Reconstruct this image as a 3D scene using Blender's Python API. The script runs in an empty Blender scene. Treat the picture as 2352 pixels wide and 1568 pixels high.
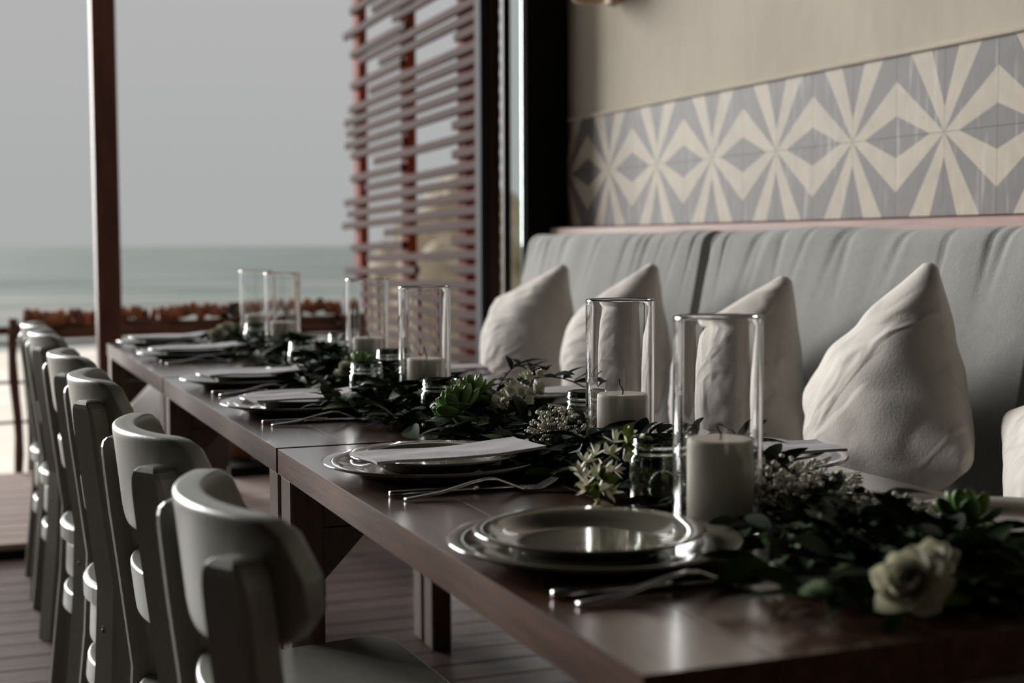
import bpy, bmesh, math, random
from math import sin, cos, pi, radians, sqrt, atan, atan2
from mathutils import Vector, Matrix, noise
random.seed(7)
SC = bpy.context.scene
COL = SC.collection

# ------------------------------------------------------------------ camera
CAM_Z = 1.085
FPX = 3300.0
yaw = atan(1290 / 3300.0); pitch = atan(226 / 3300.0); roll = radians(0.22)
F = Vector((sin(yaw) * cos(pitch), cos(yaw) * cos(pitch), -sin(pitch)))
R = Vector((cos(yaw), -sin(yaw), 0)); U = R.cross(F)
R2 = R * cos(roll) - U * sin(roll); U2 = U * cos(roll) + R * sin(roll)
cam = bpy.data.cameras.new('camera'); cam_o = bpy.data.objects.new('camera', cam); COL.objects.link(cam_o)
cam.sensor_width = 36.0; cam.lens = FPX / 2352.0 * 36.0
cam.clip_start = 0.05; cam.clip_end = 3000
M = Matrix((R2, U2, -F)).transposed().to_4x4(); M.translation = Vector((0, 0, CAM_Z))
cam_o.matrix_world = M
cam.dof.use_dof = True; cam.dof.focus_distance = 2.2; cam.dof.aperture_fstop = 3.6
SC.camera = cam_o

# ------------------------------------------------------------------ world, sun, exposure
w = bpy.data.worlds.new('overcast_sky'); SC.world = w; w.use_nodes = True
nt = w.node_tree; nt.nodes.clear()
tc = nt.nodes.new('ShaderNodeTexCoord'); sep = nt.nodes.new('ShaderNodeSeparateXYZ')
nt.links.new(tc.outputs['Generated'], sep.inputs[0])
rmp = nt.nodes.new('ShaderNodeValToRGB')
rmp.color_ramp.elements[0].position = 0.0; rmp.color_ramp.elements[0].color = (0.385, 0.395, 0.39, 1)
rmp.color_ramp.elements[1].position = 1.0; rmp.color_ramp.elements[1].color = (0.80, 0.80, 0.80, 1)
e = rmp.color_ramp.elements.new(0.18); e.color = (0.425, 0.425, 0.425, 1)
nt.links.new(sep.outputs['Z'], rmp.inputs['Fac'])
bgn = nt.nodes.new('ShaderNodeBackground'); out = nt.nodes.new('ShaderNodeOutputWorld')
bgn.inputs['Strength'].default_value = 1.07
nt.links.new(rmp.outputs['Color'], bgn.inputs['Color']); nt.links.new(bgn.outputs[0], out.inputs[0])

sun = bpy.data.lights.new('hazy_sun', 'SUN'); sun_o = bpy.data.objects.new('hazy_sun', sun); COL.objects.link(sun_o)
sun.energy = 6.0; sun.angle = radians(27); sun.color = (1.0, 0.985, 0.96)
d = Vector((0.36, -0.90, -0.20)).normalized()       # direction the light travels
sun_o.rotation_euler = d.to_track_quat('-Z', 'Y').to_euler(); sun_o.location = (-8, 12, 8)

SC.view_settings.view_transform = 'Standard'; SC.view_settings.look = 'None'
SC.view_settings.gamma = 1.0; SC.view_settings.exposure = 0.0; SC.view_settings.use_curve_mapping = False

# ------------------------------------------------------------------ helpers
def s2l(c):
    c /= 255.0
    return c / 12.92 if c <= 0.04045 else ((c + 0.055) / 1.055) ** 2.4
def rgb(r, g, b): return (s2l(r), s2l(g), s2l(b), 1)

def mat(name, col, rough=0.6, var=0.0, scale=8.0, stretch=(1, 1, 1), bump=0.0, bscale=None, spec=0.5, metal=0.0,
        rand=0.0, col2=None, sss=0.0, sheen=0.0, coat=0.0, coatr=0.09):
    m = bpy.data.materials.new(name); m.use_nodes = True
    n = m.node_tree; b = n.nodes['Principled BSDF']
    b.inputs['Roughness'].default_value = rough; b.inputs['Metallic'].default_value = metal
    b.inputs['Specular IOR Level'].default_value = spec
    if sss:
        b.inputs['Subsurface Weight'].default_value = sss
        b.inputs['Subsurface Radius'].default_value = (0.02, 0.017, 0.012)
    if coat: b.inputs['Coat Weight'].default_value = coat; b.inputs['Coat Roughness'].default_value = coatr
    if sheen: b.inputs['Sheen Weight'].default_value = sheen
    b.inputs['Base Color'].default_value = col
    tc = n.nodes.new('ShaderNodeTexCoord'); mp = n.nodes.new('ShaderNodeMapping')
    mp.inputs['Scale'].default_value = stretch
    n.links.new(tc.outputs['Object'], mp.inputs['Vector'])
    oi = n.nodes.new('ShaderNodeObjectInfo')
    vec = mp.outputs['Vector']
    if rand:
        va = n.nodes.new('ShaderNodeVectorMath'); va.operation = 'ADD'
        mul = n.nodes.new('ShaderNodeMath'); mul.operation = 'MULTIPLY'; mul.inputs[1].default_value = 37.0
        n.links.new(oi.outputs['Random'], mul.inputs[0])
        cmb = n.nodes.new('ShaderNodeCombineXYZ')
        for i in range(3): n.links.new(mul.outputs[0], cmb.inputs[i])
        n.links.new(vec, va.inputs[0]); n.links.new(cmb.outputs[0], va.inputs[1]); vec = va.outputs[0]
    if var or col2:
        nz = n.nodes.new('ShaderNodeTexNoise'); nz.inputs['Scale'].default_value = scale
        nz.inputs['Detail'].default_value = 5; nz.inputs['Roughness'].default_value = 0.65
        n.links.new(vec, nz.inputs['Vector'])
        r = n.nodes.new('ShaderNodeValToRGB')
        r.color_ramp.elements[0].position = 0.32; r.color_ramp.elements[1].position = 0.68
        if col2: c0, c1 = col, col2
        else:
            c0 = tuple(max(0, x * (1 - var)) for x in col[:3]) + (1,); c1 = tuple(min(1, x * (1 + var)) for x in col[:3]) + (1,)
        r.color_ramp.elements[0].color = c0; r.color_ramp.elements[1].color = c1
        n.links.new(nz.outputs['Fac'], r.inputs['Fac']); src = r.outputs['Color']
        if rand:
            hs = n.nodes.new('ShaderNodeHueSaturation')
            mr = n.nodes.new('ShaderNodeMapRange'); mr.inputs['To Min'].default_value = 1 - rand; mr.inputs['To Max'].default_value = 1 + rand
            n.links.new(oi.outputs['Random'], mr.inputs['Value']); n.links.new(mr.outputs[0], hs.inputs['Value'])
            n.links.new(src, hs.inputs['Color']); src = hs.outputs['Color']
        n.links.new(src, b.inputs['Base Color'])
    if bump:
        nb = n.nodes.new('ShaderNodeTexNoise'); nb.inputs['Scale'].default_value = bscale or scale; nb.inputs['Detail'].default_value = 4
        n.links.new(vec, nb.inputs['Vector'])
        bp = n.nodes.new('ShaderNodeBump'); bp.inputs['Strength'].default_value = bump; bp.inputs['Distance'].default_value = 0.004
        n.links.new(nb.outputs['Fac'], bp.inputs['Height']); n.links.new(bp.outputs[0], b.inputs['Normal'])
    return m

def glassmat(name, col=(1, 1, 1, 1), ior=1.45, rough=0.0):
    m = bpy.data.materials.new(name); m.use_nodes = True
    n = m.node_tree; n.nodes.remove(n.nodes['Principled BSDF'])
    g = n.nodes.new('ShaderNodeBsdfGlass'); g.inputs['IOR'].default_value = ior; g.inputs['Roughness'].default_value = rough
    g.inputs['Color'].default_value = col
    n.links.new(g.outputs[0], n.nodes['Material Output'].inputs[0])
    return m

MT = {}
def defmats():
    MT['plaster'] = mat('plaster', rgb(198, 189, 174), 0.9, 0.10, 2.2, (1, 1, 0.5), 0.25, 14, spec=0.2)
    MT['tile_dark'] = None
    MT['table_wood'] = mat('table_wood', rgb(80, 54, 41), 0.28, 0.38, 9, (6, 0.5, 6), 0.03, 24, rand=0.14, spec=0.5, coat=1.0, coatr=0.19)
    MT['table_edge'] = mat('table_edge_grain', rgb(86, 58, 43), 0.7, 0.38, 9, (6, 0.5, 6), 0.1, 24, rand=0.1, spec=0.15)
    MT['table_leg'] = mat('table_leg', rgb(98, 72, 56), 0.6, 0.3, 9, (6, 6, 0.6), 0.1, 24, rand=0.1)
    MT['floor_wood'] = mat('floor_wood', rgb(92, 70, 64), 0.55, 0.42, 5, (0.5, 5, 5), 0.3, 16, rand=0.2, spec=0.22)
    MT['deck_wood'] = mat('deck_wood', rgb(150, 128, 118), 0.8, 0.3, 5, (0.5, 5, 5), 0.3, 16, rand=0.12)
    MT['dark'] = mat('dark_paint', rgb(22, 21, 19), 0.85, 0.2, 6, spec=0.08)
    MT['dark_ceiling'] = mat('dark_ceiling_wood', rgb(48, 36, 30), 0.7, 0.25, 4, (5, 0.5, 5))
    MT['interior'] = mat('interior_wall', rgb(60, 54, 48), 0.85, 0.15, 3)
    MT['alu'] = mat('grey_aluminium', rgb(56, 54, 58), 0.75, 0.1, 6, spec=0.1)
    MT['brown_frame'] = mat('brown_frame', rgb(70, 42, 30), 0.5, 0.25, 6, (5, 5, 0.5))
    MT['olive'] = mat('olive_frame', rgb(62, 58, 44), 0.6, 0.15, 6)
    MT['slat'] = mat('slat_wood', rgb(56, 29, 22), 0.85, 0.22, 6, (5, 0.6, 5), 0.1, 20, rand=0.1, spec=0.15)
    MT['lattice_post'] = mat('orange_post_wood', rgb(118, 44, 20), 0.8, 0.25, 6, (5, 5, 0.6), 0.1, 20, spec=0.15)
    MT['post_wood'] = mat('post_wood', rgb(96, 52, 36), 0.6, 0.35, 6, (5, 5, 0.7), 0.15, 18)
    MT['rail_wood'] = mat('rail_wood', rgb(92, 58, 42), 0.8, 0.4, 9, (1, 1, 1), 0.3, 24, rand=0.2)
    MT['log_end'] = mat('log_end_wood', rgb(96, 54, 34), 0.8, 0.3, 20, col2=rgb(170, 112, 80), bump=0.3, rand=0.4)
    MT['rope'] = mat('rope', rgb(120, 104, 88), 0.9, 0.3, 40)
    MT['chair'] = mat('chair_paint', rgb(152, 153, 143), 0.30, 0.07, 14, (3, 3, 0.8), 0.06, 60)
    MT['bolt'] = mat('bolt_metal', rgb(40, 38, 36), 0.4, metal=0.6)
    MT['cushion'] = mat('grey_upholstery', rgb(152, 151, 148), 0.92, 0.06, 60, (1, 1, 1), 0.25, 220, spec=0.15, sheen=0.2)
    MT['pillow'] = mat('white_linen', rgb(214, 208, 200), 0.9, 0.03, 40, (1, 1, 1), 0.15, 180, spec=0.15, sheen=0.15)
    MT['canvas'] = mat('white_canvas', rgb(228, 224, 218), 0.9, 0.04, 20, spec=0.15)
    MT['napkin'] = mat('linen_napkin', rgb(206, 202, 206), 0.9, 0.08, 160, (1, 6, 1), 0.35, 260, spec=0.1)
    MT['paper'] = mat('paper', rgb(205, 200, 205), 0.85, 0.05, 120, bump=0.2, bscale=300)
    MT['ceramic'] = mat('glazed_ceramic', rgb(112, 108, 96), 0.07, 0.03, 6, spec=0.5, coat=0.5)
    MT['steel'] = mat('polished_steel', (0.62, 0.61, 0.6, 1), 0.2, metal=1.0)
    MT['wax'] = mat('ivory_wax', rgb(196, 190, 174), 0.5, 0.03, 9, sss=0.25)
    MT['wick'] = mat('burnt_wick', rgb(70, 56, 40), 0.9, 0.4, 60)
    MT['glass'] = glassmat('clear_glass')
    MT['pane'] = glassmat('window_pane_glass', (0.93, 0.97, 0.96, 1))
    MT['jar_glass'] = glassmat('jar_glass', (0.97, 0.99, 0.975, 1))
    MT['leaf_a'] = mat('dark_leaf', rgb(28, 43, 20), 0.6, 0.3, 20, rand=0.3, spec=0.12)
    MT['leaf_b'] = mat('olive_leaf', rgb(56, 76, 28), 0.6, 0.25, 20, rand=0.3, spec=0.12)
    MT['leaf_c'] = mat('grey_green_leaf', rgb(68, 84, 62), 0.6, 0.2, 20, rand=0.25, spec=0.12)
    MT['stem'] = mat('stem', rgb(62, 54, 34), 0.8, 0.3, 30)
    MT['succulent'] = mat('succulent_leaf', rgb(108, 140, 72), 0.45, 0.18, 30, rand=0.15, spec=0.4)
    MT['petal'] = mat('white_petal', rgb(228, 226, 208), 0.6, 0.08, 40, rand=0.08)
    MT['petal_green'] = mat('green_heart_petal', rgb(150, 168, 88), 0.6, 0.12, 40, rand=0.08)
    MT['breath'] = mat('tiny_white_blossom', rgb(214, 210, 196), 0.7, 0.1, 50)
    MT['dried'] = mat('dried_bloom', rgb(150, 128, 92), 0.8, 0.3, 50, rand=0.2)
    MT['rail_ledge'] = mat('pink_brown_ledge', rgb(156, 118, 108), 0.6, 0.22, 7, (6, 0.5, 6), 0.1, 20)
    MT['sand'] = mat('sand', rgb(226, 216, 202), 0.95, 0.06, 0.7, bump=0.3, bscale=5)
    MT['rock'] = mat('beige_rock', rgb(180, 168, 148), 0.9, 0.0, 1.4, col2=rgb(120, 104, 82), bump=0.8, bscale=6)
    MT['wicker'] = mat('dark_wicker', rgb(58, 42, 32), 0.7, 0.4, 60, (1, 1, 4), 0.6, 90)
    MT['terracotta'] = mat('brown_clay', rgb(134, 98, 72), 0.7, 0.2, 8, bump=0.2)
    MT['ochre'] = mat('ochre_plank', rgb(196, 140, 84), 0.8, 0.2, 6, (1, 5, 5))
    MT['sconce'] = mat('sconce_wood', rgb(176, 150, 118), 0.6, 0.2, 8)
    # cement tiles with chalky streaks running down
    for nm, c in (('tile_dark', rgb(103, 98, 96)), ('tile_beige', rgb(178, 167, 149))):
        m = mat(nm, c, 0.62, 0.12, 14, spec=0.3, rand=0.05); n = m.node_tree; b = n.nodes['Principled BSDF']
        src = b.inputs['Base Color'].links[0].from_socket
        geo = n.nodes.new('ShaderNodeNewGeometry'); mp = n.nodes.new('ShaderNodeMapping'); mp.inputs['Scale'].default_value = (1, 26, 2.4)
        n.links.new(geo.outputs['Position'], mp.inputs['Vector'])
        nz = n.nodes.new('ShaderNodeTexNoise'); nz.inputs['Scale'].default_value = 2.0; nz.inputs['Detail'].default_value = 3
        n.links.new(mp.outputs[0], nz.inputs['Vector'])
        r = n.nodes.new('ShaderNodeValToRGB'); r.color_ramp.elements[0].position = 0.58; r.color_ramp.elements[0].color = (0, 0, 0, 1)
        r.color_ramp.elements[1].position = 0.80; r.color_ramp.elements[1].color = (0.6, 0.6, 0.6, 1)
        n.links.new(nz.outputs['Fac'], r.inputs[0])
        mx = n.nodes.new('ShaderNodeMixRGB'); mx.inputs[2].default_value = rgb(205, 200, 196)
        n.links.new(r.outputs[0], mx.inputs[0]); n.links.new(src, mx.inputs[1]); n.links.new(mx.outputs[0], b.inputs['Base Color'])
        MT[nm] = m
    # sea
    m = bpy.data.materials.new('sea_water'); m.use_nodes = True; n = m.node_tree; b = n.nodes['Principled BSDF']
    b.inputs['Roughness'].default_value = 0.8; b.inputs['Specular IOR Level'].default_value = 0.08
    geo = n.nodes.new('ShaderNodeNewGeometry'); mp = n.nodes.new('ShaderNodeMapping'); mp.inputs['Scale'].default_value = (0.02, 0.075, 1)
    n.links.new(geo.outputs['Position'], mp.inputs['Vector'])
    nz = n.nodes.new('ShaderNodeTexNoise'); nz.inputs['Scale'].default_value = 1.6; nz.inputs['Detail'].default_value = 6
    n.links.new(mp.outputs[0], nz.inputs['Vector'])
    r = n.nodes.new('ShaderNodeValToRGB'); r.color_ramp.elements[0].position = 0.36; r.color_ramp.elements[0].color = rgb(98, 110, 106)
    r.color_ramp.elements[1].position = 0.66; r.color_ramp.elements[1].color = rgb(134, 141, 138)
    n.links.new(nz.outputs['Fac'], r.inputs[0])
    # surf near the beach: foam stripes, fading out to sea
    sp = n.nodes.new('ShaderNodeSeparateXYZ'); n.links.new(geo.outputs['Position'], sp.inputs[0])
    mr = n.nodes.new('ShaderNodeMapRange'); mr.inputs['From Min'].default_value = 75; mr.inputs['From Max'].default_value = 170
    mr.inputs['To Min'].default_value = 0.17; mr.inputs['To Max'].default_value = -0.10
    n.links.new(sp.outputs['Y'], mr.inputs['Value'])
    ad = n.nodes.new('ShaderNodeMath'); n.links.new(nz.outputs['Fac'], ad.inputs[0]); n.links.new(mr.outputs[0], ad.inputs[1])
    r2 = n.nodes.new('ShaderNodeValToRGB'); r2.color_ramp.elements[0].position = 0.52; r2.color_ramp.elements[1].position = 0.80
    n.links.new(ad.outputs[0], r2.inputs[0])
    mx = n.nodes.new('ShaderNodeMixRGB'); mx.inputs[2].default_value = rgb(160, 158, 150)
    n.links.new(r2.outputs[0], mx.inputs[0]); n.links.new(r.outputs[0], mx.inputs[1]); n.links.new(mx.outputs[0], b.inputs['Base Color'])
    bp = n.nodes.new('ShaderNodeBump'); bp.inputs['Strength'].default_value = 0.6; bp.inputs['Distance'].default_value = 0.6
    n.links.new(nz.outputs['Fac'], bp.inputs['Height']); n.links.new(bp.outputs[0], b.inputs['Normal'])
    MT['sea'] = m
defmats()
def crease(m, sc_=5.5, st=0.55, dist=0.03):
    n = m.node_tree; b = n.nodes['Principled BSDF']; old = b.inputs['Normal'].links[0].from_node if b.inputs['Normal'].links else None
    tc = n.nodes.new('ShaderNodeTexCoord'); oi = n.nodes.new('ShaderNodeObjectInfo')
    va = n.nodes.new('ShaderNodeVectorMath'); va.operation = 'ADD'; mu = n.nodes.new('ShaderNodeVectorMath'); mu.operation = 'SCALE'; mu.inputs['Scale'].default_value = 3.0
    n.links.new(oi.outputs['Location'], mu.inputs[0]); n.links.new(tc.outputs['Object'], va.inputs[0]); n.links.new(mu.outputs[0], va.inputs[1])
    mp = n.nodes.new('ShaderNodeMapping'); mp.inputs['Scale'].default_value = (1, 0.7, 1.5); mp.inputs['Rotation'].default_value = (0.7, 0, 0); n.links.new(va.outputs[0], mp.inputs[0])
    nz = n.nodes.new('ShaderNodeTexNoise'); nz.inputs['Scale'].default_value = sc_; nz.inputs['Detail'].default_value = 2; nz.inputs['Distortion'].default_value = 0.9
    n.links.new(mp.outputs[0], nz.inputs['Vector'])
    sb = n.nodes.new('ShaderNodeMath'); sb.operation = 'SUBTRACT'; sb.inputs[1].default_value = 0.5; n.links.new(nz.outputs['Fac'], sb.inputs[0])
    ab = n.nodes.new('ShaderNodeMath'); ab.operation = 'ABSOLUTE'; n.links.new(sb.outputs[0], ab.inputs[0])
    mr = n.nodes.new('ShaderNodeMapRange'); mr.interpolation_type = 'SMOOTHSTEP'; mr.inputs['From Min'].default_value = 0.0; mr.inputs['From Max'].default_value = 0.11
    mr.inputs['To Min'].default_value = 1.0; mr.inputs['To Max'].default_value = 0.0; n.links.new(ab.outputs[0], mr.inputs['Value'])
    bp = n.nodes.new('ShaderNodeBump'); bp.inputs['Strength'].default_value = st; bp.inputs['Distance'].default_value = dist
    n.links.new(mr.outputs[0], bp.inputs['Height'])
    if old: n.links.new(old.outputs[0], bp.inputs['Normal'])
    n.links.new(bp.outputs[0], b.inputs['Normal'])
crease(MT['pillow'], 4.5, 0.22, 0.022)

def mesh(name, v, f, m=None, smooth=False, mats=None, mi=None):
    me = bpy.data.meshes.new(name); me.from_pydata([tuple(x) for x in v], [], f)
    for x in (mats or ([m] if m else [])): me.materials.append(x)
    if mi:
        for p, i in zip(me.polygons, mi): p.material_index = i
    if smooth:
        for p in me.polygons: p.use_smooth = True
    me.update(); return me

def fixn(me):
    bm = bmesh.new(); bm.from_mesh(me); bmesh.ops.recalc_face_normals(bm, faces=bm.faces); bm.to_mesh(me); bm.free(); return me

def link(name, me, parent=None, loc=(0, 0, 0), rot=(0, 0, 0), sc=None):
    o = bpy.data.objects.new(name, me); COL.objects.link(o); o.location = loc; o.rotation_euler = rot
    if sc: o.scale = sc
    if parent: o.parent = parent
    return o
def tag(o, label=None, cat=None, group=None, kind=None):
    if label: o['label'] = label
    if cat: o['category'] = cat
    if group: o['group'] = group
    if kind: o['kind'] = kind
    return o
def thing(name, loc, label, cat, group=None, rz=0, kind=None):
    return tag(link(name, None, None, loc, (0, 0, rz)), label, cat, group, kind)
def copy_tree(o, parent=None):
    c = o.copy(); COL.objects.link(c); c.parent = parent
    for ch in list(o.children): copy_tree(ch, c)
    return c

def boxme(name, sx, sy, sz, m, bev=0.0, center=(0, 0, 0), seg=1):
    bm = bmesh.new(); bmesh.ops.create_cube(bm, size=1)
    for v in bm.verts: v.co = Vector((v.co.x * sx + center[0], v.co.y * sy + center[1], v.co.z * sz + center[2]))
    if bev: bmesh.ops.bevel(bm, geom=list(bm.edges), offset=bev, segments=seg, affect='EDGES', profile=0.5)
    me = bpy.data.meshes.new(name); bm.to_mesh(me); bm.free(); me.materials.append(m)
    if seg > 1:
        for p in me.polygons: p.use_smooth = True
    return me
def box(name, x0, x1, y0, y1, z0, z1, m, parent=None, bev=0.003, off=(0, 0, 0), seg=1):
    # bounds in the parent's frame
    c = ((x0 + x1) / 2, (y0 + y1) / 2, (z0 + z1) / 2)
    return link(name, boxme(name, x1 - x0, y1 - y0, z1 - z0, m, bev, seg=seg), parent, Vector(c) - Vector(off))

def lathe(prof, n=40):
    v = []; f = []
    k = len(prof)
    for i in range(n):
        a = 2 * pi * i / n
        for r, z in prof: v.append((r * cos(a), r * sin(a), z))
    for i in range(n):
        j = (i + 1) % n
        for q in range(k - 1): f.append((i * k + q, j * k + q, j * k + q + 1, i * k + q + 1))
    return v, f
def lathe_me(name, prof, m, n=40, smooth=True):
    v, f = lathe(prof, n); me = mesh(name, v, f, m, smooth)
    bm = bmesh.new(); bm.from_mesh(me); bmesh.ops.remove_doubles(bm, verts=bm.verts, dist=1e-5)
    bmesh.ops.recalc_face_normals(bm, faces=bm.faces); bm.to_mesh(me); bm.free()
    if smooth:
        for p in me.polygons: p.use_smooth = True
    return me

def tube(pts, r, n=8, cap=True):
    pts = [Vector(p) for p in pts]; rr = r if isinstance(r, (list, tuple)) else [r] * len(pts)
    v = []; f = []
    for i, p in enumerate(pts):
        t = (pts[min(i + 1, len(pts) - 1)] - pts[max(i - 1, 0)]).normalized()
        a = t.orthogonal().normalized() if i == 0 else (a - t * a.dot(t)).normalized()
        b = t.cross(a)
        for k in range(n):
            q = 2 * pi * k / n; v.append(p + (a * cos(q) + b * sin(q)) * rr[i])
    for i in range(len(pts) - 1):
        for k in range(n): f.append((i * n + k, i * n + (k + 1) % n, (i + 1) * n + (k + 1) % n, (i + 1) * n + k))
    if cap: f.append(tuple(range(n - 1, -1, -1))); f.append(tuple((len(pts) - 1) * n + k for k in range(n)))
    return v, f
def tube_me(name, pts, r, m, n=8, smooth=True): v, f = tube(pts, r, n); return mesh(name, v, f, m, smooth)

def loft(secs, cap=True):
    # closed sections with equal counts
    n = len(secs[0]); v = [p for s in secs for p in s]; f = []
    for i in range(len(secs) - 1):
        for k in range(n): f.append((i * n + k, i * n + (k + 1) % n, (i + 1) * n + (k + 1) % n, (i + 1) * n + k))
    if cap: f.append(tuple(range(n - 1, -1, -1))); f.append(tuple((len(secs) - 1) * n + k for k in range(n)))
    return v, f
def add(v, f, v2, f2): o = len(v); v.extend(v2); f.extend([tuple(i + o for i in q) for q in f2])

ORD = ['nearest', 'second nearest', 'third nearest', 'third farthest', 'second farthest', 'farthest']
TZ = 0.75

# ------------------------------------------------------------------ setting: room shell
WX = 2.15
wall = box('wall_right', WX, WX + 0.2, -3.0, 4.92, 0, 3.0, MT['plaster'], bev=0); tag(wall, 'plastered wall behind the bench', kind='structure')
# patterned tiles, two rows, each a piece of its own
tw, th = 0.1809, 0.193; zmid = 1.337; star0 = 4.554
def tile_mesh(name, su, sv):
    # u: 0 at star corner .. 1 at diamond corner ; v: 0 at band middle .. 1 outer edge
    P = {'s': (0, 0), 'd': (1, 0), 'a': (0.29, 0), 'b': (1, 0.26), 'c': (1, 0.69), 'e': (1, 1), 'g': (0.70, 1), 'h': (0.27, 1), 'i': (0, 1), 'j': (0, 0.30)}
    polys = [('a', 'd', 'b'), ('s', 'a', 'b', 'c'), ('s', 'c', 'e', 'g'), ('s', 'g', 'h', 'j'), ('j', 'h', 'i')]
    mi = [0, 1, 0, 1, 0]; v = []; f = []
    g = 0.0022
    for p in polys:
        f.append(tuple(range(len(v), len(v) + len(p))))
        for k in p:
            u_, v_ = P[k]; u_ = g + u_ * (1 - 2 * g); v_ = g + v_ * (1 - 2 * g)
            v.append((0, su * u_ * tw, sv * v_ * th))
    # thin side skirt
    q = [(g, g), (1 - g, g), (1 - g, 1 - g), (g, 1 - g)]; o = len(v)
    for a, b in q: v.append((0, su * a * tw, sv * b * th))
    for a, b in q: v.append((0.006, su * a * tw, sv * b * th))
    for k in range(4): f.append((o + k, o + (k + 1) % 4, o + 4 + (k + 1) % 4, o + 4 + k)); mi.append(0)
    me = mesh(name, v, f, mats=[MT['tile_dark'], MT['tile_beige']], mi=mi)
    for p in me.polygons:
        pass
    return me
tm = {(su, sv): tile_mesh('tile', su, sv) for su in (1, -1) for sv in (1, -1)}
off = Vector(wall.location)
for n in range(-1, 10):
    ys = star0 - n * 2 * tw
    for su in (1, -1):
        if ys + su * tw > 4.93 or (n == -1 and su == 1): continue
        for sv in (1, -1):
            if n == -1 and su == -1 and False: continue
            o = link('tile', tm[(su, sv)], wall, Vector((WX - 0.005, ys, zmid)) - off)
# plaster lip above the tiles + dark strip under them standing in for a shadow line
o = box('plaster_lip', WX - 0.012, WX + 0.01, 0.9, 4.90, zmid + th, zmid + th + 0.012, MT['plaster'], wall, 0.003, off)
o = box('tile_shadow_strip', WX - 0.014, WX + 0.01, 0.9, 4.90, zmid - th - 0.012, zmid - th, MT['dark'], wall, 0.002, off)

colm = box('trim_1', 1.985, 2.35, 4.92, 4.975, 0, 3.0, MT['dark'], bev=0.004); tag(colm, kind='structure')
ceil = box('ceiling', -4.2, 2.35, -3.0, 5.22, 3.0, 3.15, MT['dark_ceiling'], bev=0); tag(ceil, kind='structure')
wb = box('wall_back', -4.2, 2.35, -3.2, -3.0, 0, 3.15, MT['interior'], bev=0); tag(wb, kind='structure')
wl = box('wall_left', -4.4, -4.2, -3.2, 5.22, 0, 3.15, MT['interior'], bev=0); tag(wl, kind='structure')

wf = box('wall_light_block', -4.4, -3.0, 5.02, 5.22, 0, 3.15, MT['interior'], bev=0); tag(wf, kind='structure')  # unseen jamb wall, added to hold side light off the near end
hd = box('trim_light_block', -3.0, 1.98, 5.02, 5.2, 2.75, 3.0, MT['dark_ceiling'], bev=0.004); tag(hd, kind='structure')  # unseen header, added to block high light from the near table
# floor planks run across the room
floor = box('floor', -4.2, 2.35, -3.0, 5.20, -0.12, -0.022, MT['dark'], bev=0); tag(floor, kind='structure')
foff = Vector(floor.location)
pw = 0.125; ny = int(8.2 / pw)
pme = boxme('plank', 6.5, pw - 0.0035, 0.022, MT['floor_wood'], 0.002)
for i in range(ny):
    y = 5.20 - pw * (i + 0.5)
    link('plank', pme, floor, Vector((-0.94, y, -0.011 + random.uniform(-0.001, 0.0))) - foff)

# raised outside deck: step riser + boards
deck = box('floor_terrace', -4.2, 4.0, 5.20, 6.84, -0.12, 0.028, MT['dark'], bev=0); tag(deck, kind='structure')
doff = Vector(deck.location); dme = boxme('deck_board', 8.2, 0.131, 0.022, MT['deck_wood'], 0.002)
for i in range(12): link('deck_board', dme, deck, Vector((-0.1, 5.22 + 0.137 * (i + 0.5), 0.039)) - doff)

# ------------------------------------------------------------------ beach, sea
def grid_me(name, x0, x1, y0, y1, nx, ny, fz, m, smooth=True):
    v = []; f = []
    for j in range(ny + 1):
        for i in range(nx + 1):
            x = x0 + (x1 - x0) * i / nx; y = y0 + (y1 - y0) * j / ny; v.append((x, y, fz(x, y)))
    for j in range(ny):
        for i in range(nx): a = j * (nx + 1) + i; f.append((a, a + 1, a + nx + 2, a + nx + 1))
    return mesh(name, v, f, m, smooth)
def sandz(x, y):
    t = min(1, max(0, (y - 8) / 36)); return -0.35 - 2.2 * t + 0.09 * noise.noise(Vector((x * 0.5, y * 0.35, 0)))
sand = link('ground', grid_me('ground', -60, 80, 6.6, 52, 120, 90, sandz, MT['sand'])); tag(sand, kind='structure')
def seaz(x, y):
    a = max(0, 1 - (y - 70) / 200)
    return -2.75 + a * (0.35 * max(0, sin(y * 0.22 + 1.5 * noise.noise(Vector((x * 0.02, y * 0.01, 3))))) ** 6 + 0.15 * noise.noise(Vector((x * 0.06, y * 0.12, 0))))
v = []
sea = link('sea', grid_me('sea', -400, 700, 38, 400, 110, 180, seaz, MT['sea'])); tag(sea, 'grey green sea with low surf below the sky', 'sea', kind='stuff')
far = grid_me('sea_far', -2500, 4000, 398, 2800, 4, 4, lambda x, y: -2.75, MT['sea'])
tag(link('open_water', far, sea), kind='stuff')

# ------------------------------------------------------------------ sliding door stack at the bench end
door = thing('door_1', (1.97, 5.17, 0), 'grey and brown sliding door frames beside the dark column', None, kind='structure')
def dbox(name, x0, x1, y0, y1, z0, z1, m, bev=0.003): return box(name, x0, x1, y0, y1, z0, z1, m, door, bev, (1.97, 5.17, 0))
dbox('stile', 1.884, 1.917, 5.135, 5.205, 0, 3.0, MT['alu'])
dbox('stile', 1.922, 1.966, 5.145, 5.205, 0, 3.0, MT['brown_frame'])
dbox('stile', 1.986, 2.016, 5.16, 5.18, 0, 3.0, MT['olive'])
dbox('stile', 2.064, 2.092, 5.162, 5.178, 0, 3.0, MT['alu'])
dbox('rail', 1.884, 2.092, 5.135, 5.205, 0.0, 0.06, MT['alu'])
dbox('pane', 2.016, 2.063, 5.167, 5.173, 0.06, 3.0, MT['pane'], 0)
dbox('post', 2.11, 2.35, 4.976, 5.20, 0, 3.0, MT['dark'])

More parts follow.
